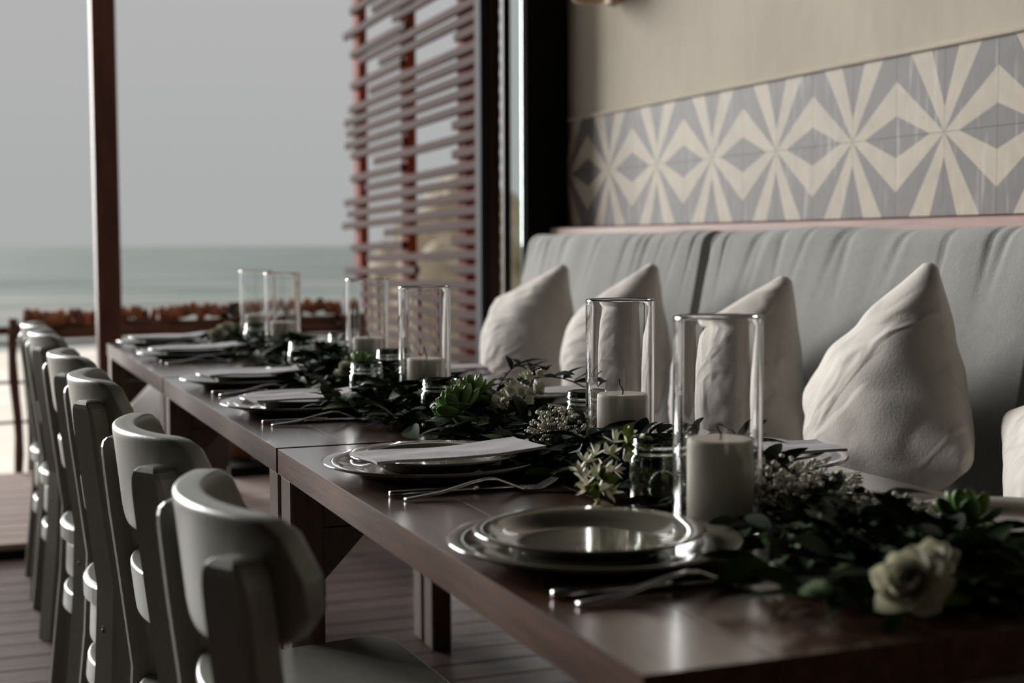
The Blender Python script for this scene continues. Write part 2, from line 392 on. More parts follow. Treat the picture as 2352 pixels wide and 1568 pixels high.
# ------------------------------------------------------------------ lattice screen outside
lat = thing('lattice_screen', (2.22, 7.0, 0.05), 'tall brown lattice screen of staggered horizontal wooden slats outside', 'lattice screen')
LO = (2.22, 7.0, 0.05)
for y0, y1 in ((8.09, 8.21), (7.16, 7.27), (6.26, 6.37)):
    box('post', 2.222, 2.272, y0, y1, 0.05, 3.0, MT['lattice_post'], lat, 0.003, LO)
rows = {2.462: [(8.18, 5.80)], 2.398: [(7.72, 5.80)], 2.338: [(8.33, 5.80)], 2.282: [(7.33, 5.80)], 2.213: [(8.18, 7.1), (6.3, 5.80)],
        2.157: [(8.0, 5.80)], 2.093: [(7.59, 5.80)], 2.033: [(8.18, 7.18), (6.34, 5.80)], 1.963: [(7.79, 5.80)], 1.901: [(8.22, 5.80)],
        1.834: [(8.33, 5.80)], 1.768: [(8.28, 5.80)], 1.70: [(8.32, 5.80)], 1.634: [(8.19, 7.15), (6.38, 5.80)], 1.568: [(7.71, 5.80)],
        1.50: [(8.2, 7.18), (6.38, 5.80)], 1.433: [(7.89, 5.80)], 1.366: [(8.35, 5.80)], 1.298: [(8.28, 5.80)], 1.232: [(8.40, 5.80)],
        1.169: [(7.52, 5.80)], 1.099: [(8.21, 7.18), (6.40, 5.80)], 1.033: [(7.86, 5.80)], 0.965: [(8.35, 6.96), (6.40, 5.80)], 0.894: [(8.3, 5.80)]}
z = 0.894
while z > 0.15: z -= 0.068; rows[round(z, 3)] = [(random.choice((8.2, 8.33, 7.9, 8.35)), 5.80)]
z = 2.462
while z < 2.9: z += 0.066; rows[round(z, 3)] = [(random.choice((8.2, 8.33, 7.9, 8.3)), 5.80)]
tl = atan(0.0195)
for z, pcs in rows.items():
    for ya, yb in pcs:
        yc = (ya + yb) / 2
        o = link('slat', boxme('slat', 0.026, ya - yb, 0.041, MT['slat'], 0.003), lat, (2.207 - LO[0], yc - LO[1], z - 0.0195 * (yc - 6.18) - LO[2]), (-tl, 0, 0))

# ------------------------------------------------------------------ terrace post, railing
po = link('terrace_post', boxme('terrace_post', 0.098, 0.098, 3.3, MT['post_wood'], 0.006), None, (0.620, 6.25, 1.70)); tag(po, 'tall square reddish brown wooden post on the terrace', 'post')

rail = thing('terrace_railing', (1.0, 6.95, 0.05), 'rustic terrace railing with rope lines and log ends on top', 'railing')
RO = (1.0, 6.95, 0.05)
def wob(x0, x1, y, z, n=10, am=0.008): return [(x0 + (x1 - x0) * i / n - RO[0], y + random.uniform(-am, am) - RO[1], z + random.uniform(-am, am) - RO[2]) for i in range(n + 1)]
for x, y, z1 in ((0.27, 6.92, 0.75), (0.335, 7.02, 0.785), (-1.0, 6.92, 0.75)):
    pts = [(x - RO[0] + 0.008 * sin(z * 9) - 0.01 * z, y - RO[1], z - 0.02) for z in [i * (z1 - 0.03) / 8 for i in range(9)]]
    link('post', tube_me('post', pts, [0.021 + random.uniform(-0.002, 0.002) for _ in pts], MT['rail_wood'], 10), rail)
box('end_post', 1.80, 1.90, 6.9, 7.0, 0.05, 0.735, MT['rail_wood'], rail, 0.006, RO)
link('top_rail', tube_me('top_rail', wob(0.27, 1.85, 6.95, 0.675), 0.026, MT['rail_wood'], 10), rail)
link('top_rail', tube_me('top_rail', wob(0.27, 1.85, 6.96, 0.712, 14), 0.020, MT['rail_wood'], 10), rail)
link('top_rail', tube_me('top_rail', wob(-1.5, 0.3, 6.95, 0.70), 0.018, MT['rail_wood'], 10), rail)
for z in (0.635, 0.456, 0.276):
    link('rope', tube_me('rope', wob(-1.5, 1.85, 6.92, z, 14, 0.004), 0.007, MT['rope'], 6), rail)
lm = [lathe_me('log_end', [(0, -0.03), (r, -0.03), (r * 1.05, 0.0), (r * 0.9, 0.026), (r * 0.4, 0.034), (0, 0.034)], MT['log_end'], 9) for r in (0.017, 0.021, 0.024)]
x = 0.33
while x < 1.80:
    link('log_end', random.choice(lm), rail, (x - RO[0], 6.95 + random.uniform(-0.012, 0.012) - RO[1], 0.752 + random.uniform(-0.012, 0.018) + 0.012 * (x - 0.3) - RO[2]),
         (random.uniform(-0.25, 0.25), random.uniform(-0.3, 0.3), random.uniform(0, 3)))
    x += random.uniform(0.03, 0.044)

# ------------------------------------------------------------------ rocks, terrace things
def rock_me(name, sx, sy, sz, seed):
    bm = bmesh.new(); bmesh.ops.create_icosphere(bm, subdivisions=4, radius=1)
    for v in bm.verts:
        p = v.co.copy(); n1 = noise.noise(p * 1.2 + Vector((seed, 0, 0))); n2 = noise.noise(p * 3.1 + Vector((0, seed, 0))); n3 = noise.noise(p * 7 + Vector((0, 0, seed)))
        q = p * (1 + 0.35 * n1 + 0.16 * n2 + 0.06 * n3)
        q = Vector((q.x * sx, q.y * sy, q.z * sz)); q.z = round(q.z / 0.35) * 0.35 * 0.35 + q.z * 0.65
        v.co = q
    me = bpy.data.meshes.new(name); bm.to_mesh(me); bm.free(); me.materials.append(MT['rock']); return me
for i, (x, y, z, a, b, c, lab) in enumerate([
        (9.1, 25.8, 0.3, 1.35, 1.6, 2.1, 'tall layered beige rock seen through the right of the lattice'),
        (6.3, 20, -0.2, 0.95, 1.3, 1.25, 'blocky beige rock behind the middle of the lattice'),
        (4.75, 16.0, -0.55, 0.62, 0.9, 0.8, 'low rounded tan rock reaching left of the lattice'),
        (9.6, 20, -0.4, 1.2, 1.4, 1.2, 'broad pale rock behind the door frames')]):
    tag(link('rock', rock_me('rock', a, b, c, i * 3.7 + 1), None, (x, y, z)), lab, 'rock', 'rocks on the beach')

arm = thing('lounge_chair', (0.885, 6.12, 0.05), 'low dark wicker lounge chair with a white cushion on the terrace', 'chair', rz=0.5)
link('base', boxme('base', 0.28, 0.34, 0.22, MT['wicker'], 0.02, seg=3), arm, (0.0, 0, 0.20))
for sx in (-1, 1):
    for sy in (-1, 1): link('leg', boxme('leg', 0.035, 0.035, 0.1, MT['wicker'], 0.003), arm, (sx * 0.11, sy * 0.14, 0.05))
def cush(n, hx, hy, hz, p=4):
    bm = bmesh.new(); bmesh.ops.create_icosphere(bm, subdivisions=4, radius=1)
    for v in bm.verts:
        q = v.co; L = (abs(q.x) ** p + abs(q.y) ** p + abs(q.z) ** 2.6) ** (1 / p); q = q / max(L, 1e-4)
        v.co = Vector((q.x * hx, q.y * hy, q.z * hz))
    me = bpy.data.meshes.new(n); bm.to_mesh(me); bm.free()
    for f_ in me.polygons: f_.use_smooth = True
    return me
me = cush('cushion', 0.19, 0.19, 0.065, 4); me.materials.append(MT['canvas'])
link('cushion', me, arm, (-0.01, 0, 0.405), (Matrix.Rotation(-0.5, 3, 'Z') @ Vector((-0.55, -0.30, 0.78))).to_track_quat('Z', 'Y').to_euler())

bowl = tag(link('bowl_planter', lathe_me('bowl_planter', [(0, 0), (0.06, 0), (0.075, 0.02), (0.15, 0.13), (0.20, 0.26), (0.215, 0.33), (0.205, 0.335), (0.19, 0.29), (0.1, 0.27), (0, 0.27)], MT['terracotta'], 32), None, (1.215, 6.58, 0.10)),
           'brown bowl shaped clay planter seen under the tables', 'planter')
tag(link('plinth', boxme('plinth', 0.54, 0.5, 0.05, MT['dark'], 0.004), None, (1.40, 6.58, 0.075)), 'low dark plinth under the brown bowl planter', 'plinth')
tag(link('plank_on_sand', boxme('plank_on_sand', 3.2, 0.18, 0.05, MT['ochre'], 0.005), None, (-0.6, 7.6, sandz(-0.6, 7.6) + 0.06), (0, 0, 0.02)), 'ochre plank lying on the sand beyond the railing', 'plank')

# wall lamp, only its lower end in view
sc_ = thing('wall_lamp', (2.15, 4.5, 1.9), 'small tan wooden wall lamp high on the plaster wall', 'wall lamp')
link('back_plate', boxme('back_plate', 0.02, 0.12, 0.22, MT['sconce'], 0.004), sc_, (-0.01, 0, 0.11))
link('shade', lathe_me('shade', [(0.0, 0.0), (0.05, 0.004), (0.065, 0.03), (0.07, 0.22), (0.062, 0.22), (0.058, 0.03), (0, 0.012)], MT['sconce'], 24), sc_, (-0.095, 0.03, 0.0))
link('arm', boxme('arm', 0.06, 0.02, 0.02, MT['dark'], 0.002), sc_, (-0.05, 0.01, 0.1))

# ------------------------------------------------------------------ tables
TX0, TX1 = 0.492, 1.232
def make_table(y0, y1, label):
    t = thing('dining_table', ((TX0 + TX1) / 2, (y0 + y1) / 2, 0), label, 'table', 'dining tables in a row')
    O = t.location
    xs = [TX0, 0.612, 0.781, 0.951, 1.120, TX1]
    for a, b in zip(xs[:-1], xs[1:]):
        pl = box('top_plank', a + 0.0006, b - 0.0006, y0, y1, TZ - 0.042, TZ, MT['table_wood'], t, 0.0004, O)
        pl.data.materials.append(MT['table_edge'])
        for p in pl.data.polygons: p.material_index = 0 if p.normal.z > 0.95 else 1
    lx, ly = 0.055, 0.07
    for x0 in (TX0 + 0.004, TX1 - 0.004 - lx):
        for yy in (y0 + 0.004, y1 - 0.004 - ly):
            box('leg', x0, x0 + lx, yy, yy + ly, 0, TZ - 0.042, MT['table_leg'], t, 0.003, O)
    for yy in (y0 + 0.025, y1 - 0.055):
        box('end_apron', TX0 + 0.06, TX1 - 0.06, yy, yy + 0.03, TZ - 0.125, TZ - 0.0425, MT['table_wood'], t, 0.002, O)
        for s in (1, -1):
            xx = TX0 + 0.059 if s == 1 else TX1 - 0.059
            v = []
            for q in (0, 0.03):
                v += [(xx - O.x, yy + q - O.y, TZ - 0.126), (xx + s * 0.085 - O.x, yy + q - O.y, TZ - 0.126), (xx - O.x, yy + q - O.y, TZ - 0.215)]
            link('brace', fixn(mesh('brace', v, [(0, 1, 2), (5, 4, 3), (0, 3, 4, 1), (1, 4, 5, 2), (2, 5, 3, 0)], MT['table_wood'])), t)
    for xx in (TX0 + 0.07, TX1 - 0.1):
        box('side_apron', xx, xx + 0.03, y0 + 0.08, y1 - 0.08, TZ - 0.095, TZ - 0.0425, MT['table_wood'], t, 0.002, O)
    return t
make_table(0.983, 2.316, 'brown plank dining table nearest the camera')
make_table(2.330, 3.668, 'brown plank dining table in the middle of the row')
make_table(3.684, 5.05, 'brown plank dining table at the far, sea end of the row')

# ------------------------------------------------------------------ chairs (local x points to the table)
RA = 0.31
def arcx(y): return -0.24 + RA - sqrt(RA * RA - y * y)
def lean(z):
    K = [(0, 0.004), (0.30, 0.034), (0.46, 0.042), (0.60, 0.026), (0.70, 0.014), (0.84, 0.0)]
    for (a, b), (c, d_) in zip(K[:-1], K[1:]):
        if z <= c: t = (z - a) / (c - a); return b + (d_ - b) * t
    return 0.0
def arc_rail(hw, z0, z1, th, rc, extra=0.0, n=25, arch=0.0, taper=0.0):
    secs = []
    for i in range(n):
        y = -hw + 2 * hw * i / (n - 1)
        e_ = hw - abs(y); zt = z1; zb = z0 + arch * (y / hw) ** 2
        if e_ < rc: dz = rc - sqrt(max(0, rc * rc - (rc - e_) ** 2)); zt -= dz; zb += dz * 0.5
        a = math.asin(y / RA); nx, ny_ = -cos(a), sin(a)
        s = []
        hh = (zt - zb) / 2; zc = (zt + zb) / 2
        for q in range(24):
            t = 2 * pi * (q + 0.5) / 24; cu, su_ = cos(t), sin(t)
            tp = th * (1.0 + taper * (su_ * 0.5 - 0.1))
            rx = (abs(cu) ** 0.3) * (1 if cu > 0 else -1) * tp / 2; rz = (abs(su_) ** 0.22) * (1 if su_ > 0 else -1) * hh
            z = zc + rz; ox = arcx(y) + lean(z) + extra
            s.append((ox - nx * (th / 2 - rx) * 1.0, y - ny_ * (th / 2 - rx), z))
        secs.append(s)
    return loft(secs)
def make_chair():
    ch = thing('wooden_chair', (0, 0, 0), 'x', 'chair', 'grey painted wooden chairs along the tables')
    m = MT['chair']
    v, f = arc_rail(0.203, 0.698, 0.838, 0.032, 0.05, arch=0.028, taper=0.35); link('top_rail', fixn(mesh('top_rail', v, f, m, True)), ch)
    v, f = arc_rail(0.15, 0.572, 0.645, 0.026, 0.01); link('back_rail', fixn(mesh('back_rail', v, f, m, True)), ch)
    v, f = arc_rail(0.15, 0.325, 0.405, 0.024, 0.006, extra=-0.004); link('rear_apron', fixn(mesh('rear_apron', v, f, m, True)), ch)
    v, f = arc_rail(0.15, 0.245, 0.292, 0.026, 0.006, extra=-0.006); link('rear_stretcher', fixn(mesh('rear_stretcher', v, f, m, True)), ch)
    for s in (-1, 1):
        y = s * 0.152; a = math.asin(y / RA); nx, ny_ = -cos(a), sin(a); tx, ty = sin(a), cos(a)
        secs = []
        zs = [0, 0.15, 0.30, 0.40, 0.46, 0.52, 0.60, 0.70, 0.762, 0.778, 0.790, 0.798, 0.803, 0.805]
        sc = [1, 1, 1, 1, 1, 1, 1, 1, 1, 0.97, 0.88, 0.74, 0.55, 0.3]
        for z, k in zip(zs, sc):
            cx = arcx(y) + lean(z) + nx * 0.017; cy = y + ny_ * 0.017 + s * (0.03 * max(0, (0.45 - z)) / 0.45)
            hw, ht, c = 0.032 * k, 0.020 * min(1, k * 1.25), 0.006 * k
            s_ = []
            for a_, b_ in ((-hw, -ht + c), (-hw + c, -ht), (hw - c, -ht), (hw, -ht + c), (hw, ht - c), (hw - c, ht), (-hw + c, ht), (-hw, ht - c)):
                s_.append((cx + tx * a_ + nx * b_, cy + ty * a_ + ny_ * b_, z))
            secs.append(s_)
        v, f = loft(secs); up = link('rear_leg', fixn(mesh('rear_leg', v, f, m)), ch)
        for zb in (0.348, 0.382):
            cx = arcx(y) + lean(zb) + nx * 0.037; cy = y + ny_ * 0.037
            q = Vector((nx, ny_, 0)).to_track_quat('Z', 'Y').to_euler()
            link('bolt', lathe_me('bolt', [(0, 0.003), (0.0035, 0.003), (0.004, 0.0005), (0.008, 0.002), (0.009, -0.002), (0, -0.002)], MT['bolt'], 12), up, (cx, cy, zb), q)
        fl = boxme('front_leg', 0.036, 0.036, 0.41, m, 0.004); link('front_leg', fl, ch, (0.175, s * 0.172, 0.205))
        link('side_apron', boxme('side_apron', 0.33, 0.02, 0.065, m, 0.003), ch, (-0.01, s * 0.172, 0.372))
        link('side_stretcher', boxme('side_stretcher', 0.345, 0.02, 0.035, m, 0.004), ch, (-0.015, s * 0.174, 0.225))
    link('front_apron', boxme('front_apron', 0.02, 0.31, 0.065, m, 0.003), ch, (0.18, 0, 0.372))
    # seat: round back, straight sides, rounded front corners
    ol = []
    for i in range(13):
        y = -0.155 + 0.31 * i / 12; ol.append((arcx(y) + 0.022, y))
    for k in range(7):
        a = pi / 2 - (pi / 2) * k / 6; ol.append((0.175 + 0.045 * cos(a), 0.16 + 0.045 * sin(a)))
    for k in range(7):
        a = 0 - (pi / 2) * k / 6; ol.append((0.175 + 0.045 * cos(a), -0.16 + 0.045 * sin(a)))
    def sec(z, ins):
        cx, cy = 0.0, 0.0
        return [(x * (1 - ins / 0.21), y * (1 - ins / 0.2), z) for x, y in ol]
    v, f = loft([sec(0.407, 0.004), sec(0.411, 0), sec(0.442, 0), sec(0.448, 0.003), sec(0.450, 0.008)]); link('seat', fixn(mesh('seat', v, f, m)), ch)
    return ch
ch0 = make_chair()
CL = ['grey painted wooden chair nearest the camera, with its seat in view', 'grey painted wooden chair second from the camera',
      'grey painted wooden chair third from the camera, showing bolts on its leg', 'grey painted wooden chair third from the sea end',
      'grey painted wooden chair second from the sea end', 'grey painted wooden chair at the sea end, by the railing']
for i, (y, rz) in enumerate([(1.44, 0.0), (2.02, 0.03), (2.845, -0.02), (3.45, 0.02), (4.295, 0.0), (4.755, 0.0)]):
    c = ch0 if i == 0 else copy_tree(ch0)
    c.location = (0.442, y, 0); c.rotation_euler = (0, 0, rz); c['label'] = CL[i]

# ------------------------------------------------------------------ bench: base, seat cushions, back cushions, ledge
ben = thing('bench', (1.75, 2.4, 0), 'long built in wooden bench along the tiled wall', 'bench')
BO = (1.75, 2.4, 0)
box('base', 1.54, 2.14, 0.2, 4.80, 0, 0.284, MT['table_wood'], ben, 0.004, BO)
box('seat_board', 1.36, 2.055, 0.2, 4.80, 0.285, 0.309, MT['table_wood'], ben, 0.003, BO)
box('back_board', 2.06, 2.14, 0.2, 4.80, 0.31, 1.02, MT['table_wood'], ben, 0.004, BO)
led = box('ledge', 2.056, 2.134, 0.2, 4.87, 1.022, 1.139, MT['rail_ledge'], None, 0.004); tag(led, 'pinkish brown wooden ledge running below the patterned tiles', 'ledge')
def pad(name, ly, lz, t, seed, wr, m):
    # panel in local y (length), z (height), thickness toward -x ; rounded edges, vertical folds
    nu, nv = 170, 30; v = []; f = []
    def th_(u, w_):
        e1 = min(1, (1 - abs(u)) * ly / 2 / 0.022); e2 = min(1, (1 - abs(w_)) * lz / 2 / 0.045)
        return sqrt(max(0, 1 - (1 - e1) ** 2)) * sqrt(max(0, 1 - (1 - e2) ** 2))
    for side in (-1, 1):
        for j in range(nv + 1):
            for i in range(nu + 1):
                u = -1 + 2 * i / nu; w_ = -1 + 2 * j / nv
                uu = math.copysign(1 - (1 - abs(u)) ** 1.6, u); ww = math.copysign(1 - (1 - abs(w_)) ** 1.5, w_)
                y = uu * ly / 2; z = ww * lz / 2; k = th_(uu, ww)
                b = 0.018 * (1 - uu * uu) * (1 - ww * ww)
                fold = 0
                if side == -1:
                    top = max(0, ww) ** 1.2
                    fold = wr * k * (0.25 + top) * (0.0045 * noise.noise(Vector((y * 11 + z * 1.6, seed, z * 1.2))) + 0.007 * max(0, 0.11 - abs(noise.noise(Vector((y * 9 + 1.3 * z, seed + 5, z * 0.9))))) / 0.11 * max(0, ww) ** 2)
                v.append((side * (t / 2 * k + (b if side == -1 else 0)) + (fold), y, z + 0.012 * noise.noise(Vector((y * 3, seed, 9))) * max(0, ww)))
    n1 = (nu + 1) * (nv + 1)
    for sd in (0, 1):
        for j in range(nv):
            for i in range(nu):
                a = sd * n1 + j * (nu + 1) + i; q = (a, a + 1, a + nu + 2, a + nu + 1); f.append(q if sd else q[::-1])
    me = mesh(name, v, f, m, True); bm = bmesh.new(); bm.from_mesh(me)
    bmesh.ops.remove_doubles(bm, verts=bm.verts, dist=0.0008); bmesh.ops.recalc_face_normals(bm, faces=bm.faces); bm.to_mesh(me); bm.free()
    for p in me.polygons: p.use_smooth = True
    return me
lean_b = radians(11)
for i, (y0, y1, lab) in enumerate([(3.474, 4.79, 'grey back cushion at the sea end of the bench'), (2.145, 3.464, 'grey back cushion in the middle of the bench'), (0.82, 2.135, 'grey back cushion nearest the camera, mostly out of frame')]):
    me = pad('back_cushion', y1 - y0, 0.66, 0.115, i * 11.3 + 2, 1.0, MT['cushion'])
    tag(link('back_cushion', me, None, (1.93, (y0 + y1) / 2, 0.792), (0, lean_b, 0)), lab, 'cushion', 'grey back cushions on the bench')
for i, (y0, y1, lab) in enumerate([(3.474, 4.79, 'grey seat cushion at the sea end of the bench'), (2.145, 3.464, 'grey seat cushion in the middle of the bench'), (0.82, 2.135, 'grey seat cushion nearest the camera')]):
    me = pad('seat_cushion', y1 - y0, 0.46, 0.11, i * 7.7 + 40, 0.3, MT['cushion'])
    tag(link('seat_cushion', me, None, (1.585, (y0 + y1) / 2, 0.367), (0, radians(90), 0)), lab, 'cushion', 'grey seat cushions on the bench')

# ------------------------------------------------------------------ throw pillows
def pillow_me(seed, h=0.215, T=0.085, wr=1.0):
    n = 56; v = []; f = []
    for side in (1, -1):
        for j in range(n + 1):
            for i in range(n + 1):
                u = math.sin((-1 + 2 * i / n) * pi / 2); w_ = math.sin((-1 + 2 * j / n) * pi / 2)
                a = u * h * (1 - 0.07 * cos(w_ * pi / 2)); b = w_ * h * (1 - 0.07 * cos(u * pi / 2))
                k = max(0, (1 - u * u) * (1 - w_ * w_)) ** 0.58
                # blunt corners
                cr = max(0, abs(u) + abs(w_) - 1.86) / 0.14
                a *= 1 - 0.06 * cr; b *= 1 - 0.06 * cr
                rr = sqrt(u * u + w_ * w_); rad = atan2(b, a)
                q1 = noise.noise(Vector((a * 4.5, b * 4.5, seed + side)))
                # long soft creases running diagonally across the face, sharper toward one edge
                dg = a * 0.8 + b * 0.6; dp = -a * 0.6 + b * 0.8
                q2 = noise.noise(Vector((dg * 5 + 0.8 * q1, dp * 17, seed * 2 + side)))
                q3 = (0.30 - abs(noise.noise(Vector((dg * 8 + 2 * q1, dp * 26, seed * 3 + side))))) * max(0, 0.5 + 0.8 * u)
                cor = sin(rad * 9 + seed + 2 * q1) * max(0, rr - 0.6)
                e_ = min(1, k * 1.5)
                v.append((side * T * k + wr * e_ * (0.0055 * q1 + 0.005 * q2 + 0.009 * max(0, q3) + 0.006 * cor), a, b))
    n1 = (n + 1) ** 2
    for sd in (0, 1):
        for j in range(n):
            for i in range(n): q0 = sd * n1 + j * (n + 1) + i; q = (q0, q0 + 1, q0 + n + 2, q0 + n + 1); f.append(q if sd == 0 else q[::-1])
    me = mesh('pillow', v, f, MT['pillow'], True); bm = bmesh.new(); bm.from_mesh(me)
    bmesh.ops.remove_doubles(bm, verts=bm.verts, dist=0.0006); bmesh.ops.recalc_face_normals(bm, faces=bm.faces); bm.to_mesh(me); bm.free()
    for p in me.polygons: p.use_smooth = True
    return me
PL = [((1.69, 4.20, 0.75), -17, 13, 6, 'white pillow on the bench at the sea end'),
      ((1.69, 3.56, 0.76), -24, 14, 4, 'white pillow second from the sea end of the bench'),
      ((1.69, 2.90, 0.742), -24, 14, 4, 'white pillow in the middle of the bench row'),
      ((1.675, 2.315, 0.745), -37, 14, -6, 'large creased white pillow standing on its corner on the bench'),
      ((1.69, 1.735, 0.68), -25, 14, 0, 'white pillow cut off by the right edge of the photo')]
for i, (p, ra, le, rz, lab) in enumerate(PL):
    h = [0.232, 0.222, 0.22, 0.235, 0.22][i]
    o = link('throw_pillow', pillow_me(i * 5.3 + 1.7, h, 0.125, 1.3 if i != 3 else 1.8))
    o.matrix_world = Matrix.Translation(p) @ Matrix.Rotation(radians(rz), 4, 'Z') @ Matrix.Rotation(radians(le), 4, 'Y') @ Matrix.Rotation(radians(ra), 4, 'X')
    tag(o, lab, 'pillow', 'white throw pillows on the bench')

# ------------------------------------------------------------------ place settings
charger_me = lathe_me('charger_plate', [(0, 0.003), (0.095, 0.003), (0.10, 0.0), (0.106, 0.003), (0.125, 0.010), (0.150, 0.0165), (0.1575, 0.019), (0.159, 0.0215), (0.156, 0.0225), (0.135, 0.0185), (0.115, 0.013), (0.105, 0.0085), (0.09, 0.0075), (0, 0.0075)], MT['ceramic'], 72)
plate_me = lathe_me('dinner_plate', [(0, 0.003), (0.07, 0.003), (0.073, 0.0), (0.078, 0.003), (0.095, 0.011), (0.116, 0.0185), (0.1235, 0.0205), (0.125, 0.0225), (0.122, 0.0235), (0.105, 0.0195), (0.09, 0.014), (0.08, 0.009), (0.07, 0.008), (0, 0.008)], MT['ceramic'], 72)
def napkin_me(seed):
    n, k = 24, 8; L, W = 0.262, 0.105; v = []; f = []
    for side in (0, 1):
        for j in range(k + 1):
            for i in range(n + 1):
                u = i / n; w_ = j / k
                x = (u - 0.5) * L; y = (w_ - 0.5) * W
                z = 0.010 * max(0, abs(u - 0.45) - 0.25) * 2 * (1 if u > 0.5 else 0.2) + 0.003 * noise.noise(Vector((u * 3, w_ * 2, seed)))
                v.append((x, y, z + (0.004 if side else 0)))
    n1 = (n + 1) * (k + 1)
    for sd in (0, 1):
        for j in range(k):
            for i in range(n): a = sd * n1 + j * (n + 1) + i; q = (a, a + 1, a + n + 2, a + n + 1); f.append(q if sd else q[::-1])
    rim = [i for i in range(n + 1)] + [j * (n + 1) + n for j in range(1, k + 1)] + [k * (n + 1) + i for i in range(n - 1, -1, -1)] + [j * (n + 1) for j in range(k - 1, 0, -1)]
    for a, b in zip(rim, rim[1:] + rim[:1]): f.append((a, b, b + n1, a + n1))
    return fixn(mesh('napkin', v, f, MT['napkin']))
nap_me = [napkin_me(i * 3.1) for i in range(3)]
def strip(path, m_, name, th=0.0022):
    # path: (x, z, halfwidth, y offset)
    secs = []
    for x, z, hw, yo in path: secs.append([(x, yo - hw, z), (x, yo - hw * 0.6, z + th / 2), (x, yo + hw * 0.6, z + th / 2), (x, yo + hw, z), (x, yo + hw * 0.6, z - th / 2), (x, yo - hw * 0.6, z - th / 2)])
    return loft(secs)
def fork_mesh():
    v, f = [], []
    pth = [(-0.110, 0.003, 0.005, 0), (-0.105, 0.0038, 0.008, 0), (-0.06, 0.0085, 0.0065, 0), (-0.015, 0.0185, 0.0045, 0), (0.005, 0.0215, 0.004, 0), (0.02, 0.0205, 0.004, 0), (0.038, 0.013, 0.007, 0), (0.053, 0.0065, 0.0122, 0), (0.063, 0.0045, 0.0125, 0)]
    add(v, f, *strip(pth, None, '', 0.003))
    for k in range(4):
        yo = -0.0093 + 0.0062 * k
        add(v, f, *strip([(0.062, 0.0045, 0.0022, yo), (0.085, 0.0055, 0.0019, yo), (0.104, 0.0135, 0.0017, yo), (0.116, 0.0215, 0.0009, yo)], None, '', 0.0022))
    me = fixn(mesh('fork', v, f, MT['steel'], True)); return me
fork_me = fork_mesh()
kh_v, kh_f = strip([(-0.115, 0.0045, 0.004, 0), (-0.11, 0.005, 0.0075, 0), (-0.06, 0.005, 0.0068, 0), (0.0, 0.005, 0.0055, 0), (0.008, 0.0048, 0.006, 0)], None, '', 0.007)
kh_me = fixn(mesh('handle', kh_v, kh_f, MT['steel'], True))
kb_v, kb_f = strip([(0.006, 0.005, 0.006, 0), (0.03, 0.005, 0.0095, 0.001), (0.07, 0.0045, 0.0105, 0.001), (0.1, 0.004, 0.009, 0.002), (0.115, 0.004, 0.0025, 0.006)], None, '', 0.0016)
kb_me = fixn(mesh('blade', kb_v, kb_f, MT['steel'], True))

def setting(x, y, who, flip, napkin=True, nrot=0.0, cut=True, i=0, fk=-0.20):
    s = -1 if flip else 1
    tag(link('charger_plate', charger_me, None, (x, y, TZ)), 'large glazed charger plate of %s' % who, 'plate', 'charger plates')
    tag(link('dinner_plate', plate_me, None, (x + random.uniform(-0.006, 0.006), y + random.uniform(-0.006, 0.004), TZ + 0.0087)), 'smaller glazed plate on the charger of %s' % who, 'plate', 'dinner plates')
    if napkin:
        tag(link('napkin', nap_me[i % 3], None, (x + s * 0.012, y - 0.045, TZ + 0.0337), (radians(0), 0, nrot + (pi if flip else 0))), 'linen napkin on plate of %s' % who, 'napkin', 'linen napkins')
    if cut:
        tag(link('fork', fork_me, None, (x + s * 0.005, y + fk, TZ), (0, 0, 0.06 + (pi if flip else 0))), 'steel fork beside the plate of %s' % who, 'fork', 'forks')
        kn = thing('table_knife', (x + s * 0.0, y + fk + 0.028, TZ), 'steel table knife beside the plate of %s' % who, 'knife', 'table knives', rz=(pi if flip else 0) - 0.03)
        link('handle', kh_me, kn); link('blade', kb_me, kn)
for i, (x, y, fk) in enumerate([(0.635, 1.385, -0.187), (0.648, 1.985, -0.205), (0.648, 2.83, -0.222), (0.652, 3.40, -0.22), (0.66, 4.28, -0.2), (0.66, 4.83, -0.2)]):
    setting(x, y, 'the %s setting on the chair side' % ORD[i], False, napkin=(i > 0), nrot=(0, 0.10, 0.16, 0.18, 0.2, 0.1)[i], i=i, fk=fk)
for i, (x, y) in enumerate([(1.085, 1.27), (1.085, 1.85), (1.085, 2.73), (1.085, 3.33)]):
    setting(x, y, 'the %s setting on the bench side' % (['nearest', 'second nearest', 'third nearest', 'farthest visible'][i]), True, napkin=(i > 0), nrot=-0.15, i=i + 1, fk=-0.165 if i else -0.2)

# ------------------------------------------------------------------ hurricane glasses and candles
hur_me = lathe_me('hurricane_glass', [(0, 0.0), (0.049, 0.0), (0.0508, 0.0006), (0.0516, 0.0024), (0.0518, 0.005), (0.0518, 0.012), (0.0518, 0.24), (0.0518, 0.2475), (0.0517, 0.2492), (0.0511, 0.2504), (0.05, 0.2508), (0.0489, 0.2504), (0.0482, 0.2492), (0.048, 0.2475), (0.048, 0.24), (0.048, 0.022), (0.0479, 0.014), (0.0474, 0.010), (0.046, 0.0085), (0.042, 0.008), (0, 0.008)], MT['glass'], 96)
wax_me = lathe_me('wax', [(0, 0), (0.0375, 0), (0.0383, 0.001), (0.0385, 0.004), (0.0385, 0.09), (0.0385, 0.0955), (0.038, 0.0985), (0.0365, 0.0999), (0.033, 0.1), (0.012, 0.0985), (0, 0.098)], MT['wax'], 64)
HP = [(0.824, 1.455), (0.936, 1.948), (0.872, 2.707), (0.938, 3.362), (0.904, 4.157), (0.914, 4.592)]
